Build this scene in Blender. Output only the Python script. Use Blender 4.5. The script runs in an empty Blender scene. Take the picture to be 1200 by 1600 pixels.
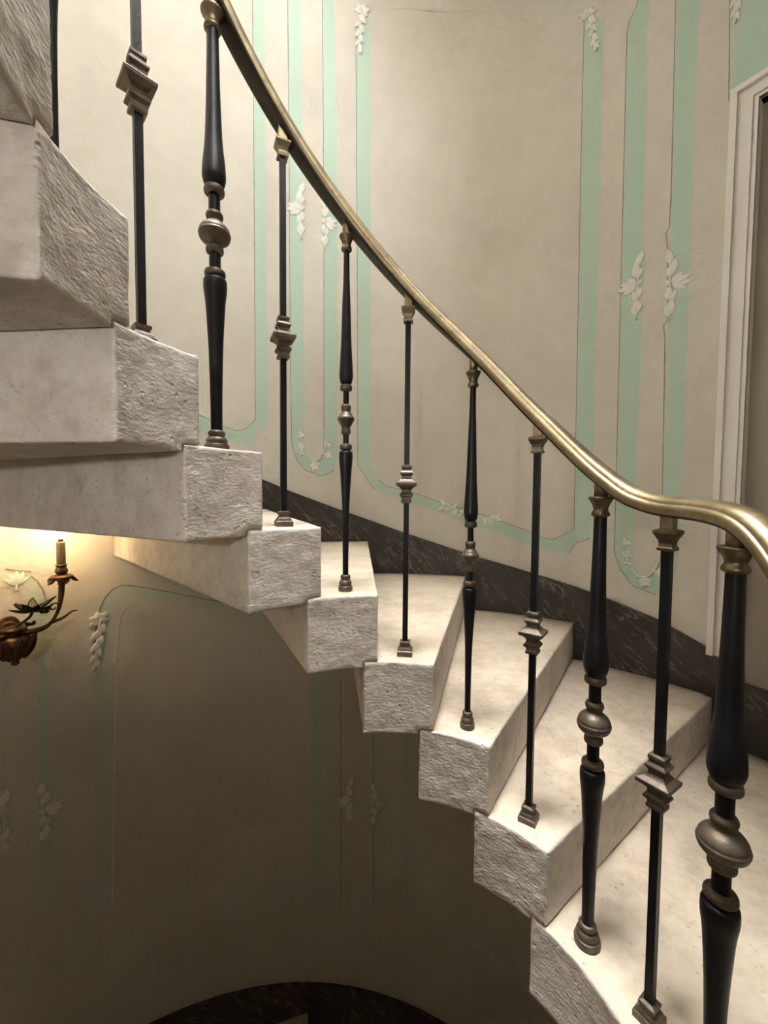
import bpy, math, random
import numpy as np
from mathutils import Matrix, Vector

# ------------------------------------------------------------------ camera, world, light, exposure
scene = bpy.context.scene
col = scene.collection
F_PX, PITCH, ROLL, YAW = 636.43, 0.045061, 0.007696, -0.023829
cam_data = bpy.data.cameras.new('camera')
cam_data.sensor_fit = 'HORIZONTAL'
cam_data.sensor_width = 36.0
cam_data.lens = F_PX / 1200.0 * 36.0
cam_data.clip_start = 0.02
camera = bpy.data.objects.new('camera', cam_data)
col.objects.link(camera)
scene.camera = camera
right0 = Vector((math.cos(YAW), -math.sin(YAW), 0))
level = Vector((math.sin(YAW), math.cos(YAW), 0))
fwd = level * math.cos(PITCH) - Vector((0, 0, 1)) * math.sin(PITCH)
down0 = -(right0.cross(fwd))
cr, sr = math.cos(ROLL), math.sin(ROLL)
rightC = right0 * cr - down0 * sr
downC = right0 * sr + down0 * cr
m = Matrix((rightC, -downC, -fwd)).transposed().to_4x4()
m.translation = Vector((0, -0.5606, 0))
camera.matrix_world = m

world = bpy.data.worlds.new('world')
scene.world = world
world.use_nodes = True
world.node_tree.nodes['Background'].inputs[0].default_value = (0.9, 0.95, 1.0, 1)
world.node_tree.nodes['Background'].inputs[1].default_value = 0.02

SKY_W = 990.0          # daylight falling through the roof light (watts)
BULB_UP = 68.0         # watts of each upper sconce bulb
BULB_LOW = 9.0         # watts of each lower sconce bulb
BULB_BOWL = 45.0       # watts of the added bowl lamp behind the camera
WINDOW = 26.0          # daylight in the window pane behind the camera
EXPOSURE = 0.42
sky_data = bpy.data.lights.new('skylight_daylight', 'AREA')
sky_data.shape = 'DISK'
sky_data.size = 1.5
sky_data.energy = SKY_W
sky_data.color = (0.99, 0.985, 1.0)
sky_light = bpy.data.objects.new('skylight_daylight', sky_data)
SKY_X, SKY_Y = -0.12, -0.28
sky_light.location = (SKY_X, SKY_Y, 5.94)
col.objects.link(sky_light)

scene.view_settings.view_transform = 'Standard'
scene.view_settings.look = 'None'
scene.view_settings.exposure = EXPOSURE
scene.view_settings.gamma = 1.0
scene.view_settings.use_curve_mapping = False
scene.cycles.use_light_tree = False
scene.cycles.max_bounces = 5
scene.cycles.diffuse_bounces = 3
scene.cycles.glossy_bounces = 2
scene.cycles.caustics_reflective = False
scene.cycles.caustics_refractive = False

# ------------------------------------------------------------------ measures of the stair
R = 1.5215             # wall radius
RI = 0.4124            # radius of the open well
H = 0.165              # riser
TH0 = 170.38           # front edge of step 0, degrees
DTH = 18.855           # going, degrees
WTH = 23.49            # width of a block, degrees
T = 0.179              # thickness of a block
RB = 0.4626            # radius of the balusters
Z0 = 0.0868            # top of step 2
Z_LAND = Z0 - 6 * H
TH_LAND = -12.0        # lower edge of the landing
TH_LOW = -46.1         # phase of the lower flight below the second landing
Z_FLOOR = Z_LAND - 16 * H
Z_CEIL = 6.0
D2R = math.pi / 180.0
rng = random.Random(7)

BANDS={
 'b1':([(115.70,2.392),(115.63,1.388),(115.66,0.348),(116.33,0.325),(117.31,0.299),(118.81,0.287),(121.43,0.305),(124.46,0.340),(127.84,0.368)],[(113.49,2.421),(113.47,1.405),(113.22,0.398),(113.34,0.322),(114.91,0.274),(116.35,0.217),(120.94,0.233),(124.49,0.255),(127.89,0.280)]),
 'b2':([(109.82,2.464),(109.60,1.431),(109.46,0.529),(109.26,0.248),(108.91,0.205),(108.33,0.161),(106.70,0.112),(103.97,0.088),(102.29,0.099),(101.45,0.115),(100.73,0.196),(100.76,0.545),(100.97,1.472),(101.53,2.532)],[(107.50,2.486),(107.11,1.445),(106.91,0.535),(106.81,0.254),(106.58,0.216),(106.10,0.185),(105.40,0.164),(104.45,0.155),(103.97,0.168),(103.61,0.187),(103.38,0.257),(103.39,0.541),(103.42,1.463),(103.80,2.517)]),
 'b3':([(97.69,2.259),(97.26,1.176),(96.96,0.143),(95.85,0.101),(94.98,0.062),(93.75,0.020),(86.96,-0.044),(79.64,-0.106),(74.85,-0.158),(70.21,-0.191),(64.40,-0.248),(61.41,-0.263),(58.44,-0.268),(57.96,-0.238),(57.29,-0.213),(54.98,-0.186),(55.21,0.754),(55.32,1.549),(55.52,1.988)],[(94.89,2.266),(94.63,1.179),(94.39,0.144),(93.77,0.111),(92.90,0.069),(91.29,0.037),(86.98,0.012),(80.87,-0.042),(74.90,-0.088),(70.26,-0.126),(64.46,-0.178),(62.31,-0.202),(61.05,-0.206),(59.83,-0.189),(59.13,-0.173),(57.75,-0.154),(58.16,1.047),(58.37,1.720),(58.40,2.035)]),
 'b4':([(50.78,2.048),(51.09,1.957),(52.13,1.913),(52.27,1.881),(51.93,0.732),(51.65,-0.240),(50.76,-0.314),(48.82,-0.377),(45.83,-0.398),(44.48,-0.368),(43.87,-0.343),(43.16,-0.287),(43.12,0.110),(43.09,0.570),(43.22,1.136),(43.31,1.817),(43.25,1.883)],[(49.29,2.017),(49.42,1.924),(49.51,1.864),(49.55,1.831),(48.83,0.582),(49.00,-0.228),(48.75,-0.291),(48.02,-0.326),(46.82,-0.332),(46.34,-0.319),(45.94,-0.305),(45.42,-0.259),(45.45,-0.039),(45.70,0.686),(45.83,1.171),(46.17,1.880),(46.18,1.950)]),
 'b5':([(40.17,1.873),(39.88,1.610),(39.66,1.395)],[(31.17,1.631),(30.83,1.400),(30.55,1.210)]),
 'b0':([(97.74,2.551),(88.00,2.575),(76.60,2.533),(65.86,2.407),(55.77,2.220)],[(97.70,2.353),(87.91,2.344),(76.43,2.280),(65.66,2.171),(55.57,2.029)]),
 'c1':([(141.14,-1.654),(140.62,-1.086),(140.15,-0.693),(139.80,-0.543),(139.18,-0.458),(138.59,-0.422),(137.60,-0.391),(136.34,-0.378),(134.90,-0.387),(131.08,-0.421),(124.31,-0.486),(115.77,-0.557),(107.68,-0.626)],[(138.54,-1.709),(137.87,-1.123),(137.25,-0.717),(137.06,-0.574),(136.68,-0.510),(136.16,-0.479),(135.12,-0.463),(134.25,-0.462),(133.64,-0.467),(131.11,-0.485),(124.33,-0.545),(115.78,-0.613),(107.68,-0.691)]),
 'c2':([(147.49,-1.512),(146.88,-0.996),(146.19,-0.533),(145.83,-0.443)],[(145.12,-1.566),(144.73,-1.028),(144.53,-0.546),(144.59,-0.451)]),
 'c0':([(145.75,-0.502),(145.56,-0.445),(145.45,-0.398),(145.68,-0.355),(146.26,-0.320),(146.91,-0.299),(148.07,-0.285),(149.33,-0.275),(151.70,-0.257)],[(148.26,-0.483),(148.21,-0.427),(148.06,-0.406),(147.78,-0.385),(147.89,-0.367),(148.01,-0.350),(148.44,-0.337),(149.38,-0.328),(151.75,-0.307)]),
 'd1':([(106.49,-0.941),(106.02,-1.582),(105.66,-2.172)],[(100.37,-0.955),(100.05,-1.606),(99.73,-2.204)]),
 'd2':([(94.13,-0.962),(93.72,-1.617),(93.32,-2.219)],[(90.86,-0.962),(90.66,-1.617),(90.48,-2.219)]),
 'd3':([(87.99,-1.268),(87.61,-1.614),(87.13,-2.214)],[(84.60,-1.262),(84.45,-1.607),(84.19,-2.205)]),
}
LINES={
 'b1':[(115.70,2.392),(115.63,1.388),(115.66,0.348),(116.33,0.325),(117.31,0.299),(118.81,0.287),(121.43,0.305),(124.46,0.340),(127.84,0.368)],
 'b2a':[(109.82,2.464),(109.60,1.431),(109.46,0.529),(109.26,0.248),(108.91,0.205),(108.33,0.161),(106.70,0.112),(103.97,0.088),(102.29,0.099),(101.45,0.115)],
 'b2b':[(104.45,0.155),(103.97,0.168),(103.61,0.187),(103.38,0.257),(103.39,0.541),(103.42,1.463),(103.80,2.517)],
 'b3a':[(97.69,2.259),(97.26,1.176),(96.96,0.143),(95.85,0.101),(94.98,0.062),(93.75,0.020)],
 'b3b':[(92.90,0.069),(91.29,0.037),(86.98,0.012),(80.87,-0.042),(74.90,-0.088),(70.26,-0.126),(64.46,-0.178),(62.31,-0.202),(61.05,-0.206),(59.83,-0.189),(59.13,-0.173),(57.75,-0.154),(58.16,1.047),(58.37,1.720),(58.40,2.035)],
 'b3c':[(58.44,-0.268),(57.96,-0.238),(57.29,-0.213),(55.27,-0.190)],
 'b4a':[(50.78,2.048),(51.09,1.957),(52.13,1.913),(52.27,1.881),(51.93,0.732),(51.65,-0.240),(50.76,-0.314),(48.82,-0.377),(45.83,-0.398)],
 'b4b':[(46.82,-0.332),(46.34,-0.319),(45.94,-0.305),(45.42,-0.259),(45.45,-0.039),(45.92,0.614),(46.15,0.665),(45.70,0.686),(45.68,0.735),(46.04,0.969),(46.26,1.020),(45.90,1.040),(45.83,1.171),(46.17,1.880),(46.18,1.950)],
 'b5':[(40.17,1.873),(39.88,1.610),(39.66,1.395)],
 'c1':[(140.15,-0.693),(139.80,-0.543),(139.18,-0.458),(138.59,-0.422),(137.60,-0.391),(136.34,-0.378),(134.90,-0.387),(131.08,-0.421),(124.31,-0.486),(115.77,-0.557)],
 'c1b':[(138.54,-1.709),(137.87,-1.123),(137.25,-0.717),(137.06,-0.574),(136.68,-0.510),(136.16,-0.479),(135.12,-0.463),(134.25,-0.462)],
 'c0':[(145.49,-0.445),(145.38,-0.399),(145.68,-0.355),(146.26,-0.320),(146.91,-0.299)],
 'c0b':[(149.44,-0.264),(148.38,-0.273),(146.90,-0.283)],
 'd1':[(100.12,-0.956),(99.86,-2.204)],
 'd2':[(93.88,-0.962),(93.32,-2.219)],
}

def step_front(i):
    return TH0 - DTH * i
def step_z(i):
    return Z0 - H * (i - 2)
def cyl(r, th, z):
    return (r * math.cos(th * D2R), r * math.sin(th * D2R), z)

# ------------------------------------------------------------------ helpers
def tag(o, label=None, cat=None, group=None, kind=None):
    if label: o['label'] = label
    if cat: o['category'] = cat
    if group: o['group'] = group
    if kind: o['kind'] = kind
    return o

def mesh_of(name, verts, faces, smooth=True):
    me = bpy.data.meshes.new(name)
    me.from_pydata([tuple(map(float, v)) for v in verts], [], [tuple(map(int, f)) for f in faces])
    me.update()
    if smooth:
        me.polygons.foreach_set('use_smooth', [True] * len(me.polygons))
    return me

def put(name, me, mat=None, parent=None, loc=None):
    o = bpy.data.objects.new(name, me)
    col.objects.link(o)
    if mat is not None and me is not None and not me.materials:
        me.materials.append(mat)
    if parent is not None:
        o.parent = parent
    if loc is not None:
        o.location = loc
    return o

def empty(name, loc=(0, 0, 0), rz=0.0):
    o = bpy.data.objects.new(name, None)
    o.empty_display_size = 0.05
    o.location = loc
    o.rotation_euler = (0, 0, rz)
    col.objects.link(o)
    return o

def _hash(ix, iy, iz, seed):
    h = (ix * 374761393 + iy * 668265263 + iz * 1274126177 + seed * 974634777) & 0xffffffff
    h = ((h ^ (h >> 13)) * 1103515245) & 0xffffffff
    h = ((h ^ (h >> 16)) * 2246822519) & 0xffffffff
    return ((h ^ (h >> 15)) & 0xffff) / 65535.0 * 2 - 1
def vnoise(P, scale, seed):
    Q = P / scale
    i = np.floor(Q).astype(np.int64)
    f = Q - i
    f = f * f * (3 - 2 * f)
    out = 0
    for dx in (0, 1):
        for dy in (0, 1):
            for dz in (0, 1):
                w = (f[:, 0] if dx else 1 - f[:, 0]) * (f[:, 1] if dy else 1 - f[:, 1]) * (f[:, 2] if dz else 1 - f[:, 2])
                out = out + w * _hash(i[:, 0] + dx, i[:, 1] + dy, i[:, 2] + dz, seed)
    return out

def lathe(prof, n=24, square=False):
    """prof: list of (radius, z). square: four-sided mouldings with crisp arrises."""
    verts, faces = [], []
    if square:
        dirs = []
        for k in range(4):
            a = math.pi / 4 + k * math.pi / 2
            dirs.append((math.cos(a) * math.sqrt(2), math.sin(a) * math.sqrt(2)))
        n = 4
    else:
        dirs = [(math.cos(2 * math.pi * k / n), math.sin(2 * math.pi * k / n)) for k in range(n)]
    for r, z in prof:
        for d in dirs:
            verts.append((d[0] * r, d[1] * r, z))
    for j in range(len(prof) - 1):
        for k in range(n):
            a, b = j * n + k, j * n + (k + 1) % n
            faces.append((a, b, b + n, a + n))
    faces.append(tuple(range(n - 1, -1, -1)))
    faces.append(tuple(range((len(prof) - 1) * n, len(prof) * n)))
    return verts, faces

def smooth_prof(pts, sub=4):
    """Catmull-Rom through (r, z) points."""
    out = []
    P = [pts[0]] + list(pts) + [pts[-1]]
    for i in range(1, len(P) - 2):
        p0, p1, p2, p3 = P[i - 1], P[i], P[i + 1], P[i + 2]
        for s in range(sub):
            t = s / sub
            out.append(tuple(0.5 * ((2 * b) + (-a + c) * t + (2 * a - 5 * b + 4 * c - d) * t * t + (-a + 3 * b - 3 * c + d) * t ** 3)
                             for a, b, c, d in zip(p0, p1, p2, p3)))
    out.append(pts[-1])
    return [(max(r, 0.0005), z) for r, z in out]

def tube(path, radii, n=10, close=True):
    """round tube along 3-D points"""
    verts, faces = [], []
    P = [Vector(p) for p in path]
    nprev = None
    for i, p in enumerate(P):
        t = (P[min(i + 1, len(P) - 1)] - P[max(i - 1, 0)]).normalized()
        if nprev is None:
            nprev = t.orthogonal().normalized()
        nn = (nprev - t * nprev.dot(t)).normalized()
        nprev = nn
        b = t.cross(nn)
        r = radii[i] if hasattr(radii, '__len__') else radii
        for k in range(n):
            a = 2 * math.pi * k / n
            verts.append(p + nn * (math.cos(a) * r) + b * (math.sin(a) * r))
    for i in range(len(P) - 1):
        for k in range(n):
            a, b = i * n + k, i * n + (k + 1) % n
            faces.append((a, b, b + n, a + n))
    if close:
        faces.append(tuple(range(n - 1, -1, -1)))
        faces.append(tuple(range((len(P) - 1) * n, len(P) * n)))
    return verts, faces

def spline3(pts, sub=6):
    out = []
    P = [pts[0]] + list(pts) + [pts[-1]]
    for i in range(1, len(P) - 2):
        for s in range(sub):
            t = s / sub
            out.append(tuple(0.5 * ((2 * b) + (-a + c) * t + (2 * a - 5 * b + 4 * c - d) * t * t + (-a + 3 * b - 3 * c + d) * t ** 3)
                             for a, b, c, d in zip(P[i - 1], P[i], P[i + 1], P[i + 2])))
    out.append(tuple(pts[-1]))
    return out

# ------------------------------------------------------------------ materials
def new_mat(name):
    mt = bpy.data.materials.new(name)
    mt.use_nodes = True
    nt = mt.node_tree
    return mt, nt, nt.nodes['Principled BSDF']
def N(nt, kind, **kw):
    n = nt.nodes.new(kind)
    for k, v in kw.items():
        if k in n.inputs:
            n.inputs[k].default_value = v
        else:
            setattr(n, k, v)
    return n
def L(nt, a, b):
    nt.links.new(a, b)
def noise_tex(nt, vec, scale, detail=4.0, rough=0.55):
    n = N(nt, 'ShaderNodeTexNoise')
    n.inputs['Scale'].default_value = scale
    n.inputs['Detail'].default_value = detail
    n.inputs['Roughness'].default_value = rough
    if vec is not None: L(nt, vec, n.inputs['Vector'])
    return n.outputs['Fac']
def ramp(nt, fac, stops):
    n = N(nt, 'ShaderNodeValToRGB')
    e = n.color_ramp.elements
    while len(e) > 2: e.remove(e[-1])
    for k, (p, c) in enumerate(stops):
        if k >= len(e): e.new(p)
        e[k].position = p
        e[k].color = (c[0], c[1], c[2], 1) if hasattr(c, '__len__') else (c, c, c, 1)
    L(nt, fac, n.inputs['Fac'])
    return n.outputs['Color']
def mixc(nt, fac, a, b, mode='MIX'):
    n = N(nt, 'ShaderNodeMix')
    n.data_type = 'RGBA'
    n.blend_type = mode
    for s, v in ((n.inputs[0], fac), (n.inputs[6], a), (n.inputs[7], b)):
        if hasattr(v, 'is_linked'): L(nt, v, s)
        elif hasattr(v, '__len__'): s.default_value = (*v, 1) if len(v) == 3 else v
        else: s.default_value = v
    return n.outputs[2]
def math_n(nt, op, a, b=0.0, c=0.0):
    n = N(nt, 'ShaderNodeMath')
    n.operation = op
    for k, v in enumerate((a, b, c)):
        if hasattr(v, 'is_linked'): L(nt, v, n.inputs[k])
        else: n.inputs[k].default_value = v
    return n.outputs[0]
def bump(nt, bs, height, strength, dist):
    b = N(nt, 'ShaderNodeBump')
    b.inputs['Strength'].default_value = strength
    b.inputs['Distance'].default_value = dist
    L(nt, height, b.inputs['Height'])
    L(nt, b.outputs['Normal'], bs.inputs['Normal'])

PLASTER = ((0.59, 0.55, 0.468), (0.675, 0.635, 0.55))
def plaster_common(nt, bs):
    geo = N(nt, 'ShaderNodeNewGeometry')
    pos = geo.outputs['Position']
    n1 = noise_tex(nt, pos, 2.2, 3)
    n2 = noise_tex(nt, pos, 11.0, 4, 0.65)
    c = ramp(nt, math_n(nt, 'ADD', math_n(nt, 'MULTIPLY', n1, 0.65), math_n(nt, 'MULTIPLY', n2, 0.35)),
             [(0.36, PLASTER[0]), (0.64, PLASTER[1])])
    fine = noise_tex(nt, pos, 14.0, 3, 0.6)
    grit = noise_tex(nt, pos, 120.0, 1, 0.6)
    h = math_n(nt, 'ADD', math_n(nt, 'MULTIPLY', fine, 0.85), math_n(nt, 'MULTIPLY', grit, 0.15))
    bump(nt, bs, h, 0.45, 0.014)
    bs.inputs['Roughness'].default_value = 0.75
    bs.inputs['Specular IOR Level'].default_value = 0.25
    return pos, c
def make_plaster():
    mt, nt, bs = new_mat('beige_plaster')
    pos, c = plaster_common(nt, bs)
    L(nt, c, bs.inputs['Base Color'])
    return mt
def make_green(name, fade0, fade1, strength):
    mt, nt, bs = new_mat(name)
    pos, c = plaster_common(nt, bs)
    uv = N(nt, 'ShaderNodeUVMap')
    sep = N(nt, 'ShaderNodeSeparateXYZ')
    L(nt, uv.outputs['UV'], sep.inputs[0])
    wob = math_n(nt, 'MULTIPLY', math_n(nt, 'SUBTRACT', noise_tex(nt, pos, 18, 3), 0.5), 0.12)
    u = math_n(nt, 'ADD', sep.outputs['X'], wob)
    up = math_n(nt, 'MINIMUM', math_n(nt, 'DIVIDE', math_n(nt, 'MAXIMUM', u, 0.0), fade0), 1.0)
    dn = math_n(nt, 'MINIMUM', math_n(nt, 'DIVIDE', math_n(nt, 'MAXIMUM', math_n(nt, 'SUBTRACT', 1.0, u), 0.0), fade1), 1.0)
    body = math_n(nt, 'MULTIPLY_ADD', noise_tex(nt, pos, 6, 4), 0.5, 0.65)
    f = math_n(nt, 'MULTIPLY', math_n(nt, 'MULTIPLY', up, dn), math_n(nt, 'MINIMUM', math_n(nt, 'MULTIPLY', body, strength), 1.0))
    L(nt, mixc(nt, f, c, (0.475, 0.615, 0.505)), bs.inputs['Base Color'])
    return mt
def make_plain(name, c0, c1, rough=0.6, metal=0.0, nscale=8.0, bstr=0.0, bscale=60.0, spec=0.5):
    mt, nt, bs = new_mat(name)
    tc = N(nt, 'ShaderNodeTexCoord')
    n = noise_tex(nt, tc.outputs['Object'], nscale, 5, 0.6)
    L(nt, ramp(nt, n, [(0.35, c0), (0.65, c1)]), bs.inputs['Base Color'])
    bs.inputs['Roughness'].default_value = rough
    bs.inputs['Metallic'].default_value = metal
    bs.inputs['Specular IOR Level'].default_value = spec
    if bstr:
        bump(nt, bs, noise_tex(nt, tc.outputs['Object'], bscale, 4), bstr, 0.004)
    return mt
def make_stone():
    mt, nt, bs = new_mat('pale_limestone')
    tc = N(nt, 'ShaderNodeTexCoord')
    info = N(nt, 'ShaderNodeObjectInfo')
    off = N(nt, 'ShaderNodeVectorMath'); off.operation = 'SCALE'
    comb = N(nt, 'ShaderNodeCombineXYZ')
    for k in range(3): L(nt, info.outputs['Random'], comb.inputs[k])
    L(nt, comb.outputs[0], off.inputs[0]); off.inputs['Scale'].default_value = 31.0
    add = N(nt, 'ShaderNodeVectorMath'); add.operation = 'ADD'
    L(nt, tc.outputs['Object'], add.inputs[0]); L(nt, off.outputs[0], add.inputs[1])
    v = add.outputs[0]
    big = noise_tex(nt, v, 5.0, 4, 0.6)
    mid = noise_tex(nt, v, 28.0, 4, 0.7)
    c = ramp(nt, math_n(nt, 'ADD', math_n(nt, 'MULTIPLY', big, 0.6), math_n(nt, 'MULTIPLY', mid, 0.4)),
             [(0.36, (0.47, 0.415, 0.352)), (0.5, (0.64, 0.582, 0.515)), (0.64, (0.75, 0.695, 0.63))])
    # dark specks and stains
    spk = noise_tex(nt, v, 75.0, 3, 0.7)
    patch = noise_tex(nt, v, 9.0, 3, 0.6)
    sm = math_n(nt, 'MULTIPLY', ramp(nt, spk, [(0.60, 0.0), (0.72, 1.0)]), ramp(nt, patch, [(0.45, 0.0), (0.62, 0.75)]))
    c = mixc(nt, sm, c, (0.25, 0.21, 0.165))
    # pits
    vor = N(nt, 'ShaderNodeTexVoronoi'); vor.inputs['Scale'].default_value = 62.0
    L(nt, v, vor.inputs['Vector'])
    pm = noise_tex(nt, v, 16.0, 3, 0.6)
    pit = math_n(nt, 'MULTIPLY', ramp(nt, vor.outputs['Distance'], [(0.06, 1.0), (0.26, 0.0)]), ramp(nt, pm, [(0.50, 0.0), (0.62, 1.0)]))
    c = mixc(nt, math_n(nt, 'MULTIPLY', pit, 0.45), c, (0.30, 0.25, 0.19))
    # tooling: short horizontal pecks on the dressed sides, worn smooth on the tread
    mp = N(nt, 'ShaderNodeMapping'); mp.inputs['Scale'].default_value = (85, 85, 170)
    L(nt, v, mp.inputs['Vector'])
    peck = noise_tex(nt, mp.outputs[0], 1.0, 3, 0.6)
    geo = N(nt, 'ShaderNodeNewGeometry')
    sp = N(nt, 'ShaderNodeSeparateXYZ'); L(nt, geo.outputs['Normal'], sp.inputs[0])
    top = ramp(nt, sp.outputs['Z'], [(0.55, 0.0), (0.9, 1.0)])
    # treads carry a warm wax-and-wear patina
    L(nt, mixc(nt, math_n(nt, 'MULTIPLY', top, 0.9), c, mixc(nt, 1.0, c, (0.96, 0.885, 0.75), 'MULTIPLY')), bs.inputs['Base Color'])
    rougher = math_n(nt, 'SUBTRACT', 1.0, math_n(nt, 'MULTIPLY', top, 0.75))
    h = math_n(nt, 'ADD', math_n(nt, 'MULTIPLY', math_n(nt, 'MULTIPLY', peck, 0.55), rougher),
               math_n(nt, 'ADD', math_n(nt, 'MULTIPLY', mid, 0.5), math_n(nt, 'MULTIPLY', pit, -0.6)))
    bump(nt, bs, h, 0.8, 0.0045)
    ro = math_n(nt, 'SUBTRACT', math_n(nt, 'MULTIPLY_ADD', mid, 0.25, 0.62), math_n(nt, 'MULTIPLY', top, 0.30))
    L(nt, ro, bs.inputs['Roughness'])
    bs.inputs['Specular IOR Level'].default_value = 0.45
    return mt
def make_marble():
    mt, nt, bs = new_mat('dark_brown_marble')
    geo = N(nt, 'ShaderNodeNewGeometry')
    pos = geo.outputs['Position']
    base = ramp(nt, noise_tex(nt, pos, 7, 6, 0.65), [(0.3, (0.014, 0.011, 0.009)), (0.7, (0.045, 0.036, 0.030))])
    mp = N(nt, 'ShaderNodeMapping')
    mp.inputs['Scale'].default_value = (3.0, 2.0, 18.0)
    mr = N(nt, 'ShaderNodeMapping')
    mr.inputs['Rotation'].default_value = (0.0, -0.85, 0.0)
    L(nt, pos, mr.inputs['Vector'])
    L(nt, mr.outputs[0], mp.inputs['Vector'])
    vn = noise_tex(nt, mp.outputs[0], 1.3, 7, 0.62)
    vein = ramp(nt, math_n(nt, 'ABSOLUTE', math_n(nt, 'SUBTRACT', vn, 0.5)), [(0.0, 1.0), (0.018, 0.0)])
    msk = ramp(nt, noise_tex(nt, pos, 4, 3), [(0.38, 0.1), (0.58, 1.0)])
    L(nt, mixc(nt, math_n(nt, 'MULTIPLY', math_n(nt, 'MULTIPLY', vein, msk), 0.6), base, (0.34, 0.29, 0.24)), bs.inputs['Base Color'])
    bs.inputs['Roughness'].default_value = 0.38
    return mt
def make_brass(name, c0, c1, dark, amount, rough):
    mt, nt, bs = new_mat(name)
    geo = N(nt, 'ShaderNodeNewGeometry')
    pos = geo.outputs['Position']
    c = ramp(nt, noise_tex(nt, pos, 14, 5, 0.6), [(0.35, c0), (0.65, c1)])
    spots = ramp(nt, noise_tex(nt, pos, 130, 4, 0.7), [(0.55, 0.0), (0.68, 1.0)])
    blot = ramp(nt, noise_tex(nt, pos, 9, 4, 0.6), [(0.5, 0.0), (0.7, 1.0)])
    f = math_n(nt, 'MULTIPLY', math_n(nt, 'MAXIMUM', math_n(nt, 'MULTIPLY', spots, 0.7), blot), amount)
    L(nt, mixc(nt, f, c, dark), bs.inputs['Base Color'])
    bs.inputs['Metallic'].default_value = 1.0
    L(nt, math_n(nt, 'MULTIPLY_ADD', noise_tex(nt, pos, 40, 4), 0.18, rough), bs.inputs['Roughness'])
    return mt
def make_emit(name, color, strength):
    mt, nt, bs = new_mat(name)
    bs.inputs['Base Color'].default_value = (0.9, 0.88, 0.82, 1)
    bs.inputs['Emission Color'].default_value = (*color, 1)
    bs.inputs['Emission Strength'].default_value = strength
    if 'bulb' in name:
        mt.cycles.emission_sampling = 'NONE'
    return mt

M = {
    'plaster': make_plaster(),
    'green': make_green('green_wash_paint', 0.06, 0.22, 1.15),
    'green_even': make_green('green_wash_paint_even', 0.08, 0.10, 1.1),
    'green_soft': make_green('green_wash_paint_soft', 0.1, 0.7, 0.7),
    'line': make_plain('painted_shadow_line', (0.20, 0.20, 0.15), (0.34, 0.34, 0.26), 0.8, nscale=30),
    'stone': make_stone(),
    'marble': make_marble(),
    'iron': make_plain('black_iron', (0.004, 0.004, 0.005), (0.009, 0.009, 0.011), 0.40, nscale=30, bstr=0.15, bscale=160, spec=0.26),
    'bronze': make_plain('dull_bronze', (0.075, 0.058, 0.042), (0.145, 0.115, 0.085), 0.48, metal=0.55, nscale=40, bstr=0.2, bscale=150),
    'brass': make_brass('aged_brass', (0.27, 0.215, 0.125), (0.40, 0.325, 0.20), (0.06, 0.05, 0.035), 0.75, 0.33),
    'rail_under': make_plain('dull_underside_dark_reflection', (0.020, 0.016, 0.011), (0.045, 0.036, 0.025), 0.5, metal=0.5, nscale=30),
    'brass_cap': make_brass('dull_brass', (0.15, 0.12, 0.075), (0.24, 0.195, 0.12), (0.06, 0.05, 0.035), 0.6, 0.36),
    'stucco': make_plain('white_stucco', (0.74, 0.72, 0.64), (0.86, 0.84, 0.77), 0.7, nscale=60, bstr=0.3, bscale=220),
    'white': make_plain('off_white_paint', (0.74, 0.70, 0.64), (0.80, 0.765, 0.71), 0.5, nscale=5),
    'taupe': make_plain('taupe_paint', (0.26, 0.225, 0.175), (0.30, 0.26, 0.205), 0.45, nscale=4),
    'candle': make_plain('ivory_candle_tube', (0.11, 0.075, 0.035), (0.16, 0.11, 0.055), 0.55, nscale=30),
    'gilt': make_plain('dark_gilt_bronze', (0.05, 0.026, 0.012), (0.13, 0.065, 0.03), 0.42, metal=0.6, nscale=40, bstr=0.4, bscale=120),
    'petal': make_plain('dark_leaf_metal', (0.018, 0.014, 0.011), (0.05, 0.036, 0.024), 0.5, metal=0.4, nscale=40),
    'tile': make_plain('grey_floor_tile', (0.10, 0.085, 0.07), (0.16, 0.14, 0.115), 0.5, nscale=6),
    'bulb_up': make_emit('lit_bulb_glass', (1.0, 0.965, 0.905), 12.0),
    'bulb_low': make_emit('lit_bulb_glass_low', (1.0, 0.71, 0.39), 8.0),
    'bulb_bowl': make_emit('lit_bowl_bulb', (1.0, 0.97, 0.94), 12.0),
    'daylight': make_emit('daylit_window_glass', (0.93, 0.96, 1.0), WINDOW),
    'sky': make_emit('skylight_glass', (0.95, 0.97, 1.0), 1.2),
}

# ------------------------------------------------------------------ round wall with a doorway
DOOR_A, DOOR_B, DOOR_TOP = 36.4, 3.0, 1.338
WIN_A, WIN_B, WIN_Z0, WIN_Z1 = -50.0, -78.0, 1.68, 3.00
def ring_grid(ths, zs, r, skip=None):
    verts, faces = [], []
    nt_, nz = len(ths), len(zs)
    for z in zs:
        for t in ths:
            verts.append(cyl(r, t, z))
    for j in range(nz - 1):
        for k in range(nt_ - 1):
            if skip and skip((ths[k] + ths[k + 1]) / 2, (zs[j] + zs[j + 1]) / 2):
                continue
            a = j * nt_ + k
            faces.append((a, a + nt_, a + nt_ + 1, a + 1))
    return verts, faces
ths = sorted(set([float(t) for t in range(-180, 180)] + [DOOR_A, DOOR_B, WIN_A, WIN_B])) + [180.0]
zs = sorted(set([Z_FLOOR, Z_LAND, DOOR_TOP, Z_CEIL, WIN_Z0, WIN_Z1] + [round(Z_FLOOR + 0.1 + k * 0.2, 4) for k in range(int((Z_CEIL - Z_FLOOR) / 0.2))]))
v, f = ring_grid(ths, zs, R, lambda t, z: (DOOR_B < t < DOOR_A and Z_LAND < z < DOOR_TOP) or (WIN_B < t < WIN_A and WIN_Z0 < z < WIN_Z1))
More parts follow.
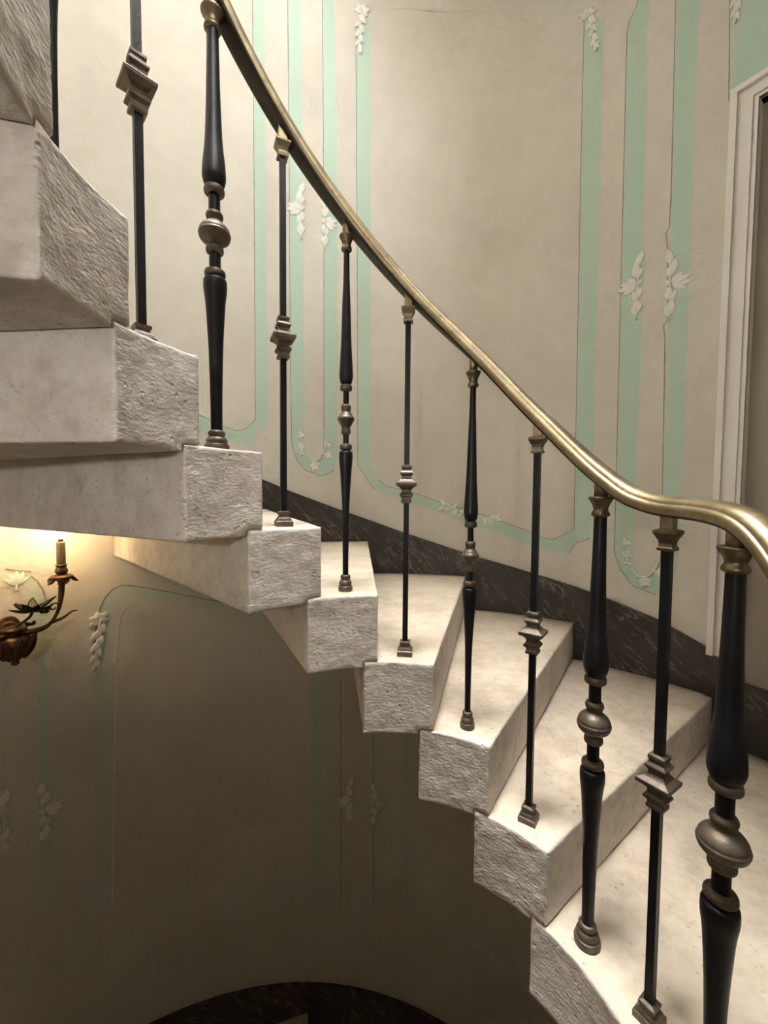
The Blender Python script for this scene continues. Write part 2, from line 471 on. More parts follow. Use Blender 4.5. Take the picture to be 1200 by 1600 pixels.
wall = put('wall_back', mesh_of('wall_back', v, f), M['plaster'])
sol = wall.modifiers.new('thickness', 'SOLIDIFY')
sol.thickness = 0.22
sol.offset = -1
tag(wall, 'round beige plaster stairwell wall painted with pale green panel bands', 'wall', kind='structure')

def arc_box(t0, t1, r0, r1, z0, z1, step=1.0, ztop=None):
    """curved slab between two angles and radii; ztop/zbot may be functions of the angle"""
    n = max(1, int(abs(t1 - t0) / step + 0.5))
    verts, faces = [], []
    for k in range(n + 1):
        t = t0 + (t1 - t0) * k / n
        zb = z0(t) if callable(z0) else z0
        zt = z1(t) if callable(z1) else z1
        verts += [cyl(r0, t, zb), cyl(r1, t, zb), cyl(r1, t, zt), cyl(r0, t, zt)]
    for k in range(n):
        a = 4 * k
        for s in range(4):
            faces.append((a + s, a + (s + 1) % 4, a + 4 + (s + 1) % 4, a + 4 + s))
    faces.append((3, 2, 1, 0))
    a = 4 * n
    faces.append((a, a + 1, a + 2, a + 3))
    return verts, faces

# floor and ceiling with the roof light
def disc(r0, r1, z, n=72):
    verts, faces = [], []
    for k in range(n):
        t = 360.0 * k / n
        verts += [cyl(r0, t, z), cyl(r1, t, z)]
    for k in range(n):
        a, b = 2 * k, 2 * ((k + 1) % n)
        faces.append((a, a + 1, b + 1, b))
    return verts, faces
v, f = disc(0.001, R, Z_FLOOR)
tag(put('floor', mesh_of('floor', v, f, False), M['tile']), 'grey stone floor at the foot of the stairwell', 'floor', kind='structure')
v, f = disc(0.001, R, Z_CEIL)
tag(put('ceiling', mesh_of('ceiling', v, f, False), M['plaster']), 'plaster ceiling around the skylight', 'ceiling', kind='structure')
v, f = lathe([(0.78, -0.035), (0.78, 0.0)], 48)
pane = put('window_1', mesh_of('window_1', v, f, False), M['sky'], None, (SKY_X, SKY_Y, Z_CEIL - 0.005))
tag(pane, 'round skylight above the stairwell', 'skylight', kind='structure')
v, f = lathe([(0.79, -0.05), (0.83, -0.05), (0.83, 0.0), (0.79, 0.0), (0.79, -0.05)], 48)
put('window_frame', mesh_of('skylight_frame', v, f[:-2], False), M['white'], pane)

# ------------------------------------------------------------------ doorway
door = tag(empty('door_1', cyl(R, 20, Z_LAND)), 'taupe door in an off-white moulded surround on the landing', 'door', kind='structure')
def world_child(name, vf, mat, parent, smooth=False):
    pv = parent.matrix_basis.translation
    rz = parent.rotation_euler[2] if parent.parent is None else 0
    c_, s_ = math.cos(-rz), math.sin(-rz)
    verts = []
    for p in vf[0]:
        x, y, z = p[0] - pv[0], p[1] - pv[1], p[2] - pv[2]
        verts.append((c_ * x - s_ * y, s_ * x + c_ * y, z))
    return put(name, mesh_of(name, verts, vf[1], smooth), mat, parent)
world_child('leaf', arc_box(DOOR_A, DOOR_B, R + 0.03, R + 0.07, Z_LAND + 0.235, DOOR_TOP + 0.01), M['taupe'], door)
world_child('plinth_panel', arc_box(DOOR_A, DOOR_B, R + 0.001, R + 0.07, Z_LAND, Z_LAND + 0.235), M['marble'], door)
ZP = -0.585
def casing_profile(side_a, side_b, name):
    """stepped moulding: outer bead, flat, two inner fillets (angles), with its matching head"""
    sg = 1 if side_a > side_b else -1
    for nm, o0, o1, pr in (('casing', 0.0, 2.9, 0.012), ('casing_bead', 0.0, 0.75, 0.024), ('casing_fillet', 2.05, 2.35, 0.019), ('casing_fillet', 2.55, 2.9, 0.017)):
        a0, a1 = side_a - sg * o0, side_a - sg * o1
        world_child(nm, arc_box(a0, a1, R - pr, R + 0.04 if nm == 'casing' else R - 0.005, ZP, 1.412 - o0 * 0.0258, 0.5), M['white'], door)
casing_profile(39.35, 36.4, 'l')
casing_profile(0.05, 3.0, 'r')
for nm, o0, o1, pr in (('casing_head', 0.0, 0.074, 0.012), ('head_bead', 0.0, 0.019, 0.024), ('head_fillet', 0.052, 0.060, 0.019), ('head_fillet', 0.066, 0.074, 0.017)):
    d = o0 / 0.0258
    world_child(nm, arc_box(39.35 - d, 0.05 + d, R - pr - 0.0004, R - 0.004 if nm != 'casing_head' else R + 0.04, 1.412 - o1, 1.412 - o0), M['white'], door)
for a, b in ((39.2, 36.3), (3.1, 0.2)):
    world_child('plinth_block', arc_box(a, b, R - 0.024, R + 0.035, Z_LAND, ZP, 0.5), M['marble'], door)

# window behind the camera, daylight on its panes
win = tag(empty('window_2', cyl(R, (WIN_A + WIN_B) / 2, WIN_Z0)), 'tall casement window with off-white bars in the round wall', 'window', kind='structure')
def rbox(a, b, r0, r1, z0, z1, name, mat):
    return world_child(name, arc_box(a, b, r0, r1, z0, z1), mat, win)
for a, b, z0_, z1_ in ((WIN_B, WIN_B + 1.6, WIN_Z0, WIN_Z1), (WIN_A - 1.6, WIN_A, WIN_Z0, WIN_Z1), (WIN_B, WIN_A, WIN_Z0, WIN_Z0 + 0.04), (WIN_B, WIN_A, WIN_Z1 - 0.04, WIN_Z1)):
    rbox(a, b, R + 0.02, R + 0.06, z0_, z1_, 'window_frame', M['white'])
wm = (WIN_A + WIN_B) / 2
rbox(wm - 0.7, wm + 0.7, R + 0.025, R + 0.055, WIN_Z0, WIN_Z1, 'glazing_bar', M['white'])
for k in (1, 2):
    zz = WIN_Z0 + (WIN_Z1 - WIN_Z0) * k / 3
    rbox(WIN_B, WIN_A, R + 0.028, R + 0.052, zz - 0.015, zz + 0.015, 'glazing_bar', M['white'])
for k in range(3):
    for a, b in ((WIN_B + 1.6, wm - 0.7), (wm + 0.7, WIN_A - 1.6)):
        z0_ = WIN_Z0 + (WIN_Z1 - WIN_Z0) * k / 3 + 0.02
        rbox(a, b, R + 0.036, R + 0.042, z0_, z0_ + (WIN_Z1 - WIN_Z0) / 3 - 0.04, 'pane', M['daylight'])

# ------------------------------------------------------------------ painted bands and lines on the wall
def resample(a, b):
    """two polylines (theta, z) with equal counts -> denser pairs"""
    A, B = [], []
    for k in range(len(a) - 1):
        d = max(abs(a[k + 1][0] - a[k][0]) * 0.0266, abs(a[k + 1][1] - a[k][1]) * 0.4, abs(b[k + 1][0] - b[k][0]) * 0.0266)
        n = max(1, int(d / 0.03))
        for s in range(n):
            t = s / n
            A.append(tuple(x + (y - x) * t for x, y in zip(a[k], a[k + 1])))
            B.append(tuple(x + (y - x) * t for x, y in zip(b[k], b[k + 1])))
    A.append(a[-1]); B.append(b[-1])
    return A, B
def ribbon(name, a, b, mat, r, cross=5):
    A, B = resample(a, b)
    wmax = max(abs(p[0] - q[0]) for p, q in zip(A, B))
    cross = max(cross, int(wmax / 1.0) + 1) if cross > 1 else cross
    verts, faces, uvs = [], [], []
    for p, q in zip(A, B):
        for k in range(cross + 1):
            t = k / cross
            verts.append(cyl(r, p[0] + (q[0] - p[0]) * t, p[1] + (q[1] - p[1]) * t))
            uvs.append(t)
    w = cross + 1
    for i in range(len(A) - 1):
        for k in range(cross):
            x = i * w + k
            faces.append((x, x + w, x + w + 1, x + 1))
    me = mesh_of(name, verts, faces)
    uv = me.uv_layers.new(name='UVMap')
    for lp in me.loops:
        uv.data[lp.index].uv = (uvs[lp.vertex_index], 0)
    return put(name, me, mat, wall)
BANDS['b5'] = ([(40.17, 1.873), (39.88, 1.61), (39.66, 1.40)], [(26.0, 1.873), (26.0, 1.61), (26.0, 1.40)])
for k, (a, b) in BANDS.items():
    mt = M['green_soft'] if k in ('b0', 'c0', 'c1', 'c2', 'd1', 'd2', 'd3') else M['green_even'] if k in ('b2', 'b4') else M['green']
    if k == 'b3': mt = M['green_even']
    ribbon('painted_band', a, b, mt, R - 0.0016 if k == 'b0' else R - 0.0012)
def offset_line(pts, w):
    a, b = [], []
    for i, p in enumerate(pts):
        q0, q1 = pts[max(i - 1, 0)], pts[min(i + 1, len(pts) - 1)]
        dx, dz = (q1[0] - q0[0]) * 0.02656, q1[1] - q0[1]
        l = math.hypot(dx, dz) or 1
        nx, nz = -dz / l * w / 2, dx / l * w / 2
        a.append((p[0] + nx / 0.02656, p[1] + nz))
        b.append((p[0] - nx / 0.02656, p[1] - nz))
    return a, b
for k, pts in LINES.items():
    a, b = offset_line(pts, 0.0042 if k in ('c1', 'c0', 'c0b') else 0.0032)
    ribbon('painted_line', a, b, M['line'] if k != 'c1b' else M['stucco'], R - 0.0022, 1)

# ------------------------------------------------------------------ stone steps
def edge_spaced(n, near):
    """n+1 values 0..1, closer together at both ends"""
    t = np.linspace(0, 1, n + 1)
    s = t - near * np.sin(2 * np.pi * t) / (2 * np.pi)
    return s
def stone_block(name, thf, thb, ztop, t, notch_th, notch_z, seed, parent, nu=34, nv=28, rough=1.0, origin=None, r1=None):
    r1 = R if r1 is None else r1
    us = thf + (thb - thf) * edge_spaced(nu, 0.45)
    if notch_th > 0:
        k = int(np.argmin(abs(us - (thf + notch_th)))); us[k] = thf + notch_th; ku = k
    else:
        ku = 0
    vs = ztop - t + t * edge_spaced(nv, 0.45)
    if notch_th > 0:
        k = int(np.argmin(abs(vs - (ztop - notch_z)))); k = max(k, 2); vs[k] = ztop - notch_z; kv = k
        vs[:k + 1] = np.linspace(ztop - t, ztop - notch_z, k + 1)
    else:
        kv = 0
    ss = np.array([0, .004, .009, .015, .023, .034, .05, .07, .095, .125, .16, .2, .25, .3, .36, .42, .49, .56, .63, .7, .78, .86, .95, 1.03, 1.08])
    ss = ss / 1.08 * (r1 - RI)
    NU, NV, NS = len(us), len(vs), len(ss)
    keep = np.ones((NU - 1, NV - 1), bool)
    keep[:ku, :kv] = False
    gid = lambda i, j, k: (i * NV + j) * NS + k
    faces = []
    for i in range(NU - 1):
        for j in range(NV - 1):
            if not keep[i, j]: continue
            faces.append((gid(i, j, 0), gid(i + 1, j, 0), gid(i + 1, j + 1, 0), gid(i, j + 1, 0)))
            e = NS - 1
            faces.append((gid(i, j, e), gid(i, j + 1, e), gid(i + 1, j + 1, e), gid(i + 1, j, e)))
            for di, dj in ((-1, 0), (1, 0), (0, -1), (0, 1)):
                a, b = i + di, j + dj
                if 0 <= a < NU - 1 and 0 <= b < NV - 1 and keep[a, b]: continue
                for k in range(NS - 1):
                    if di == -1: q = (gid(i, j, k), gid(i, j + 1, k), gid(i, j + 1, k + 1), gid(i, j, k + 1))
                    elif di == 1: q = (gid(i + 1, j, k), gid(i + 1, j, k + 1), gid(i + 1, j + 1, k + 1), gid(i + 1, j + 1, k))
                    elif dj == -1: q = (gid(i, j, k), gid(i, j, k + 1), gid(i + 1, j, k + 1), gid(i + 1, j, k))
                    else: q = (gid(i, j + 1, k), gid(i + 1, j + 1, k), gid(i + 1, j + 1, k + 1), gid(i, j + 1, k + 1))
                    faces.append(q)
    Fa = np.array(faces)
    used, inv = np.unique(Fa, return_inverse=True)
    Fa = inv.reshape(Fa.shape)
    ii, rem = np.divmod(used, NV * NS)
    jj, kk = np.divmod(rem, NS)
    th = us[ii] * D2R
    rr = RI + ss[kk]
    P = np.stack([rr * np.cos(th), rr * np.sin(th), vs[jj]], 1)
    E = np.concatenate([Fa[:, [0, 1]], Fa[:, [1, 2]], Fa[:, [2, 3]], Fa[:, [3, 0]]])
    E = np.unique(np.sort(E, 1), axis=0)
    deg = np.bincount(E.ravel(), minlength=len(P)).astype(float)
    fixed = kk == NS - 1
    S = P.copy()
    for it in range(6):
        acc = np.zeros_like(S)
        np.add.at(acc, E[:, 0], S[E[:, 1]])
        np.add.at(acc, E[:, 1], S[E[:, 0]])
        new = S * 0.4 + 0.6 * acc / deg[:, None]
        new[fixed] = S[fixed]
        S = new
    # how far the arris was worn: measured across the surface, not along it
    fn = np.cross(S[Fa[:, 1]] - S[Fa[:, 0]], S[Fa[:, 3]] - S[Fa[:, 0]])
    fl = np.linalg.norm(fn, axis=1)
    fn = fn / np.maximum(fl, 1e-12)[:, None]
    vn = np.zeros_like(S)
    for c in range(4):
        np.add.at(vn, Fa[:, c], fn)
    ln = np.linalg.norm(vn, axis=1)
    cnt = np.bincount(Fa.ravel(), minlength=len(P))
    edge = np.clip(1.0 - ln / np.maximum(cnt, 1), 0, 0.3) / 0.3
    vn = vn / np.maximum(ln, 1e-9)[:, None]
    inner = np.exp(-(rr - RI) / 0.25)
    n1 = vnoise(S, 0.06, seed)
    n2 = vnoise(S, 0.022, seed + 1)
    n3 = vnoise(S, 0.011, seed + 2)
    tread = np.clip(vn[:, 2], 0, 1)
    amp = rough * (1 - 0.75 * tread) * (0.3 + 0.7 * inner)
    d = amp * (0.0014 * n1 + 0.0008 * n2 + 0.0007 * n3)
    d -= rough * edge * (0.35 + 0.65 * inner) * np.clip(n1 * 0.7 + n2 * 0.7 + 0.15, 0, 1) * 0.012
    d[fixed] = 0
    S = S + vn * d[:, None]
    if origin is None:
        mid = (thf + thb) / 2
        origin = cyl((RI + r1) / 2, mid, ztop - t)
    S = S - np.array(origin)
    pl = parent.location
    return put(name, mesh_of(name, S, Fa), M['stone'], parent, (origin[0] - pl[0], origin[1] - pl[1], origin[2] - pl[2]))

stair = tag(empty('staircase', (0, 0, Z_FLOOR)), 'spiral staircase of pale limestone block steps cantilevered from round wall', 'staircase')
OV = WTH - DTH
for i in range(-27, 8):
    vis = -2 <= i <= 7
    stone_block('stone_step', step_front(i), step_front(i) + WTH, step_z(i), T, OV, H, 100 + i, stair,
                nu=36 if vis else 14, nv=30 if vis else 10)
stone_block('landing_slab', TH_LAND, step_front(7) + OV, Z_LAND, T, OV, H, 300, stair, nu=80, nv=26)
for j in range(4):
    stone_block('stone_step', TH_LAND - DTH * (j + 1), TH_LAND - DTH * (j + 1) + WTH, Z_LAND - H * (j + 1), T, OV, H, 350 + j, stair, nu=14, nv=10)
stone_block('landing_slab', TH_LOW - DTH * 5, TH_LAND - DTH * 4 + OV, Z_LAND - H * 5, T, OV, H, 390, stair, nu=40, nv=10)
for j in range(5, 15):
    stone_block('stone_step', TH_LOW - DTH * (j + 1), TH_LOW - DTH * (j + 1) + WTH, Z_LAND - H * (j + 1), T, OV, H, 400 + j, stair, nu=14, nv=10)

# ------------------------------------------------------------------ marble skirting, one slab per tread
SK = [(37.3, -0.585), (45.3, -0.497), (54.7, -0.427), (64.5, -0.368), (75.2, -0.303), (86.9, -0.207), (99.1, -0.095), (109.4, 0.007), (114.3, 0.061)]
def sk_top(t):
    if t >= SK[-1][0]:
        return SK[-1][1] + (t - SK[-1][0]) * H / DTH
    return float(np.interp(t, [p[0] for p in SK], [p[1] for p in SK]))
skirt = tag(empty('baseboard_back', (0, 0, Z_LAND)), 'dark brown veined marble skirting slabs rising along the stair wall', 'baseboard', kind='structure')
def slab(t0, t1, zb, zt):
    world_child('skirting_slab', arc_box(t0, t1, R - 0.016, R - 0.0005, zb, zt), M['marble'], skirt)
slab(38.9, 39.4, Z_LAND, lambda t: sk_top(t))
for i in range(-6, 8):
    a = step_front(i) + (0.9 if i == 7 else 0.0)
    slab(a, step_front(i - 1), step_z(i) + 0.0005, sk_top)
slab(TH_LAND, 0.0, Z_LAND + 0.0005, lambda t: Z_LAND + 0.235)
for j in range(4):
    t0 = TH_LAND - DTH * (j + 1)
    slab(t0, t0 + DTH, Z_LAND - H * (j + 1) + 0.0005, lambda t: Z_LAND - H * (TH_LAND - t) / DTH + 0.15)
slab(TH_LOW - DTH * 5, TH_LAND - DTH * 4, Z_LAND - H * 5 + 0.0005, lambda t: Z_LAND - H * 5 + 0.22)
for j in range(5, 15):
    t0 = TH_LOW - DTH * (j + 1)
    slab(t0, t0 + DTH, Z_LAND - H * (j + 1) + 0.0005, lambda t: Z_LAND - H * (TH_LOW - t) / DTH + 0.15)

# ------------------------------------------------------------------ railing
rail = tag(empty('stair_railing', (0, 0, Z_LAND)), 'brass handrail on black iron balusters with bronze knops along the stair', 'railing')
TBAL = 9.965           # balusters stand this far behind the front edge
BALS = []              # (index, theta, tread z, kind)
for i in range(-7, 8):
    BALS.append((i, step_front(i) + TBAL - (0.9 if i >= 6 else 0), step_z(i)))
BALS += [(8, 30.4, Z_LAND), (9, 14.2, Z_LAND), (10, -0.4, Z_LAND)]
for j in range(4):
    BALS.append((11 + j, TH_LAND - DTH * (j + 1) + TBAL, Z_LAND - H * (j + 1)))
def kind_of(i):
    if (i - 2) % 6 == 0: return 'thick'
    if i == 10: return 'thick'
    if i == 14: return 'round'
    return 'square' if i % 2 else 'round'
RAILZ = {}
ctrl = []
for i, th, z in BALS:
    if i <= 7: zr = z + 0.886
    elif i == 8: zr = Z_LAND + 0.924
    elif i == 9: zr = Z_LAND + 0.870
    elif i == 10: zr = Z_LAND + 0.858
    else: zr = z + 0.886
    RAILZ[i] = zr
    ctrl.append((th, zr))
ctrl += [(22.0, Z_LAND + 0.884), (5.5, Z_LAND + 0.866)]
ctrl = sorted(ctrl)
cx = np.array([c[0] for c in ctrl]); cz = np.array([c[1] for c in ctrl])
dd = np.diff(cz) / np.diff(cx)
mm = np.zeros(len(cx))
mm[0], mm[-1] = dd[0], dd[-1]
for k in range(1, len(cx) - 1):
    mm[k] = 0 if dd[k - 1] * dd[k] <= 0 else 2 * dd[k - 1] * dd[k] / (dd[k - 1] + dd[k])
def rail_z(t):
    k = int(np.clip(np.searchsorted(cx, t) - 1, 0, len(cx) - 2))
    h = cx[k + 1] - cx[k]
    s = (t - cx[k]) / h
    return float((1 + 2 * s) * (1 - s) ** 2 * cz[k] + s * (1 - s) ** 2 * h * mm[k] + s * s * (3 - 2 * s) * cz[k + 1] + s * s * (s - 1) * h * mm[k + 1])
# cross-section: flat underside, rolled sides, groove, low domed top  (across, up)
half = [(0.0100, 0.0), (0.0186, 0.0), (0.0196, 0.0012), (0.0215, 0.0040), (0.0240, 0.0085), (0.0246, 0.0130), (0.0236, 0.0175), (0.0214, 0.0200),
        (0.0202, 0.0200), (0.0198, 0.0222), (0.0186, 0.0262), (0.0150, 0.0295), (0.0080, 0.0318)]
sect = half + [(0.0, 0.0324)] + [(-a, b) for a, b in reversed(half)]
RT = np.arange(ctrl[0][0] - 4, ctrl[-1][0] + 6, 0.9)
verts, faces = [], []
ns = len(sect)
zoff = Z_LAND
for t in RT:
    z = rail_z(t)
    sl = (rail_z(t + 0.5) - rail_z(t - 0.5)) / (RB * D2R)
    tang = Vector((-math.sin(t * D2R), math.cos(t * D2R), sl)).normalized()
    out = Vector((math.cos(t * D2R), math.sin(t * D2R), 0))
    up = out.cross(tang).normalized()
    if up.z < 0: up = -up
    p = Vector(cyl(RB, t, z - zoff))
    for a, b in sect:
        verts.append(p + out * a + up * b)
for k in range(len(RT) - 1):
    for s in range(ns):
        a, b = k * ns + s, k * ns + (s + 1) % ns
        faces.append((a, b, b + ns, a + ns))
faces.append(tuple(range(ns - 1, -1, -1))); faces.append(tuple(range((len(RT) - 1) * ns, len(RT) * ns)))
hr = put('handrail', mesh_of('handrail', verts, faces), M['brass'], rail)
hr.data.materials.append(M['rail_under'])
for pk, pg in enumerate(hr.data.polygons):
    if pk % ns in (0, 1, 2, ns - 4, ns - 3, ns - 2, ns - 1) and pk < (len(RT) - 1) * ns:  # unpolished underside; on the lower sides a dark reflection painted in
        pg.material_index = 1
tag(hr, 'aged brass handrail with a rolled edge and groove')

HB = 0.886
def prof_scale(p, z0, z1):
    return [(r, z0 + (z1 - z0) * z) for r, z in p]
def bulbous(s, w, wn, up_):
    """turned baluster; s = girth of swellings, wn = neck radius"""
    low = smooth_prof([(wn * 1.02, 0.030), (wn * 1.05, 0.10), (wn * 1.25, 0.20), (w * 0.82, 0.29), (w * 0.98, 0.322), (w, 0.336), (w * 0.93, 0.345), (wn, 0.3495)], 5)
    neck1 = [(wn, 0.35), (wn, 0.50 + up_)]
    up = smooth_prof([(wn, 0.508 + up_), (w * 0.80, 0.512 + up_), (w * 0.98, 0.524 + up_), (w, 0.536 + up_), (w * 0.92, 0.560 + up_), (w * 0.74, 0.62), (w * 0.60, 0.70), (wn * 1.06, 0.78), (wn, 0.84)], 5)
    return lathe(low + neck1 + up, 24)
def ring_prof(r_in, r_out, z, hgt):
    return smooth_prof([(r_in, z - hgt / 2), (r_out * 0.92, z - hgt * 0.35), (r_out, z), (r_out * 0.90, z + hgt * 0.35), (r_in, z + hgt / 2)], 4)
MESH = {}
def bm(kind, part, vf, mat, smooth=True):
    me = mesh_of(kind + '_' + part, vf[0], vf[1], smooth)
    me.materials.append(mat)
    MESH[(kind, part)] = me
for kind, w, wn, kn, foot in (('thick', 0.0228, 0.0112, 0.0310, 0.0245), ('round', 0.0168, 0.0070, 0.0205, 0.0178)):
    bm(kind, 'shaft', bulbous(1, w, wn, 0.018 if kind == 'thick' else 0.0), M['iron'])
    g = kn / 0.0310
    bm(kind, 'collar_low', lathe(ring_prof(wn, w * 0.90, 0.357, 0.016) , 24), M['bronze'])
    bm(kind, 'collar_high', lathe(ring_prof(wn, w * 0.88, 0.520 if kind == 'thick' else 0.501, 0.018), 24), M['bronze'])
    if kind == 'thick':
        kp = [(wn, 0.396), (w * 0.70, 0.398), (w * 0.76, 0.404), (w * 0.70, 0.410), (wn * 1.25, 0.412), (kn * 0.66, 0.4175), (kn * 0.90, 0.424), (kn, 0.4325), (kn * 1.0, 0.436), (kn * 0.955, 0.438), (kn * 0.93, 0.443), (kn * 0.78, 0.450),
              (kn * 0.55, 0.4555), (wn * 1.25, 0.4595), (w * 0.70, 0.466), (w * 0.74, 0.471), (w * 0.66, 0.476), (wn, 0.478)]
    else:
        kp = [(wn, 0.386), (w * 0.60, 0.388), (w * 0.70, 0.394), (w * 0.66, 0.400), (wn * 1.5, 0.405), (kn * 0.70, 0.412), (kn * 0.80, 0.416), (kn, 0.423), (kn, 0.428), (kn * 0.82, 0.433), (kn * 0.75, 0.436),
              (wn * 1.6, 0.442), (w * 0.68, 0.448), (w * 0.74, 0.454), (w * 0.66, 0.459), (wn, 0.461)]
    bm(kind, 'knop', lathe(smooth_prof(kp, 3), 28), M['bronze'])
    fp = [(foot * 0.97, 0.0), (foot, 0.003), (foot * 1.01, 0.008), (foot * 0.95, 0.0125), (foot * 0.84, 0.0135), (foot * 0.83, 0.0155), (foot * 0.87, 0.018), (foot * 0.84, 0.0225), (foot * 0.72, 0.026),
          (foot * 0.62, 0.028), (foot * 0.60, 0.030), (foot * 0.68, 0.032), (foot * 0.69, 0.036), (foot * 0.62, 0.0395), (wn * 1.05, 0.041)]
    bm(kind, 'foot', lathe([(foot, 0.0)] + smooth_prof(fp, 3), 24), M['bronze'])
    c = 0.0215 if kind == 'thick' else 0.0170
    cp = [(wn, 0.826), (c * 0.72, 0.828), (c * 0.76, 0.832), (c * 0.66, 0.837), (c * 0.60, 0.840), (c * 0.66, 0.846), (c * 0.82, 0.853), (c * 0.98, 0.858), (c * 1.02, 0.8605), (c * 0.98, 0.863), (c * 0.62, 0.8645), (c * 0.56, 0.865)]
    bm(kind, 'cap', lathe(smooth_prof(cp, 3), 24), M['brass_cap'])
    bm(kind, 'rail_neck', lathe([(c * 0.58, 0.862), (c * 0.58, HB + 0.012)], 20), M['brass'])
kind = 'square'
wn = 0.0066
bm(kind, 'shaft', lathe([(wn, 0.02), (wn, 0.84)], square=True), M['iron'], False)
bm(kind, 'knop', lathe([(wn, 0.384), (0.0125, 0.386), (0.0130, 0.391), (0.0115, 0.395), (0.0115, 0.398), (0.0165, 0.403), (0.0165, 0.407), (0.0120, 0.412), (0.0120, 0.418), (0.0170, 0.424), (0.0250, 0.429), (0.0255, 0.434),
                           (0.0250, 0.436), (0.0170, 0.441), (0.0115, 0.447), (0.0115, 0.452), (0.0158, 0.458), (0.0158, 0.461), (0.0118, 0.466), (0.0112, 0.470), (0.0128, 0.473), (0.0125, 0.478), (wn, 0.480)], square=True), M['bronze'], False)
bm(kind, 'foot', lathe([(0.0190, 0.0), (0.0190, 0.012), (0.0165, 0.014), (0.0150, 0.018), (0.0110, 0.024), (0.0110, 0.027), (0.0130, 0.029), (0.0130, 0.034), (wn, 0.036)], square=True), M['bronze'], False)
bm(kind, 'cap', lathe([(wn, 0.828), (0.0115, 0.829), (0.0120, 0.833), (0.0100, 0.836), (0.0094, 0.841), (0.0110, 0.847), (0.0150, 0.855), (0.0166, 0.858), (0.0166, 0.862), (0.0145, 0.8635), (0.0100, 0.865)], square=True), M['brass_cap'], False)
bm(kind, 'rail_neck', lathe([(0.0092, 0.862), (0.0092, HB + 0.012)], square=True), M['brass'], False)
SUBS = {'thick': ['foot', 'collar_low', 'knop', 'collar_high', 'cap', 'rail_neck'], 'square': ['foot', 'knop', 'cap', 'rail_neck']}
SUBS['round'] = SUBS['thick']
for i, th, z in BALS:
    kd = kind_of(i)
    o = bpy.data.objects.new('baluster', MESH[(kd, 'shaft')])
    col.objects.link(o)
    o.parent = rail
    o.location = cyl(RB, th, z - Z_LAND)
    o.rotation_euler = (0, 0, (th + {9: 20, 7: 8, 3: -8, 1: -25}.get(i, 0)) * D2R)
    s = (RAILZ[i] - z) / HB
    o.scale = (1, 1, s)
    for pn in SUBS[kd]:
        c = bpy.data.objects.new(pn.split('_')[0] if pn.startswith('collar') else pn, MESH[(kd, pn)])
        col.objects.link(c)
        c.parent = o

# ------------------------------------------------------------------ white stucco sprays on the wall
def leaf_mesh():
    verts, faces = [], []
    n = 7
    for k in range(n):
        t = k / (n - 1)
        w = 0.5 * math.sin(math.pi * (0.06 + 0.94 * t ** 0.8)) ** 0.85 if k < n - 1 else 0.03
        if k == 0: w = 0.12
        bend = 0.06 * math.sin(t * math.pi * 2)
        hgt = 0.25 + 0.75 * math.sin(math.pi * min(1, t * 0.9 + 0.08))
        for x, y in ((-w, 0), (-w * 0.95, 0.45 * hgt), (-w * 0.35, hgt), (0, 0.70 * hgt), (w * 0.4, 0.95 * hgt), (w * 0.95, 0.4 * hgt), (w, 0)):
            verts.append((x + bend, y, t))
    for k in range(n - 1):
        for s in range(6):
            a = k * 7 + s
            faces.append((a, a + 1, a + 8, a + 7))
    faces.append((6, 5, 4, 3, 2, 1, 0)); faces.append(tuple(range((n - 1) * 7, n * 7)))
    return mesh_of('stucco_leaf', verts, faces)
LEAF = leaf_mesh(); LEAF.materials.append(M['stucco'])
def local_xz(th, z, th0, z0):
    return ((th - th0) * D2R * R, z - z0)
def spray(th0, z0, stem, leaves, label):
    """stem: polyline of local (x, z); leaves: (x0, z0, x1, z1, width) in metres; +x goes towards larger angles"""
    pts = [(x, 0.003 + x * x / (2 * R), z) for x, z in stem]
    v_, f_ = tube(spline3(pts, 4), 0.0035, 6)
    root = put('stucco_spray', mesh_of('stucco_stem', v_, f_), M['stucco'], wall, cyl(R - 0.0005, th0, z0))
    root.rotation_euler = (0, 0, (th0 + 90) * D2R)
    tag(root, label)
    for x0, z0_, x1, z1, w in leaves:
        o = bpy.data.objects.new('leaf', LEAF)
        col.objects.link(o)
        o.parent = root
        o.location = (x0, x0 * x0 / (2 * R), z0_)
        ln = math.hypot(x1 - x0, z1 - z0_)
        o.scale = (w, min(0.008, 0.30 * w + 0.0015), ln)
        o.rotation_euler = (rng.uniform(-0.12, 0.02), math.atan2(x1 - x0, z1 - z0_), 0)
def pair_spray(th, zt, zb, side, label):
    h = zt - zb
    s = side
    T_ = [(0, .80, -.05 * s, 1.0, .11), (.0, .62, .05 * s, .84, .13), (.02 * s, .62, -.06 * s, .74, .10),
          (.03 * s, .50, .24 * s, .57, .11), (.03 * s, .50, .27 * s, .47, .10), (.03 * s, .50, .19 * s, .39, .11), (.02 * s, .52, .14 * s, .63, .10),
          (0, .50, -.07 * s, .58, .07),
          (.0, .30, -.03 * s, .47, .12), (.02 * s, .26, .06 * s, .42, .09), (.0, .06, .02 * s, .30, .14), (.0, .10, -.06 * s, .22, .09)]
    spray(th, zb, [(0, -0.02 * h), (0.01 * s * h, .3 * h), (-0.01 * s * h, .6 * h), (0, .95 * h)], [(a * h, b * h, c * h, d * h, w * h) for a, b, c, d, w in T_], label)
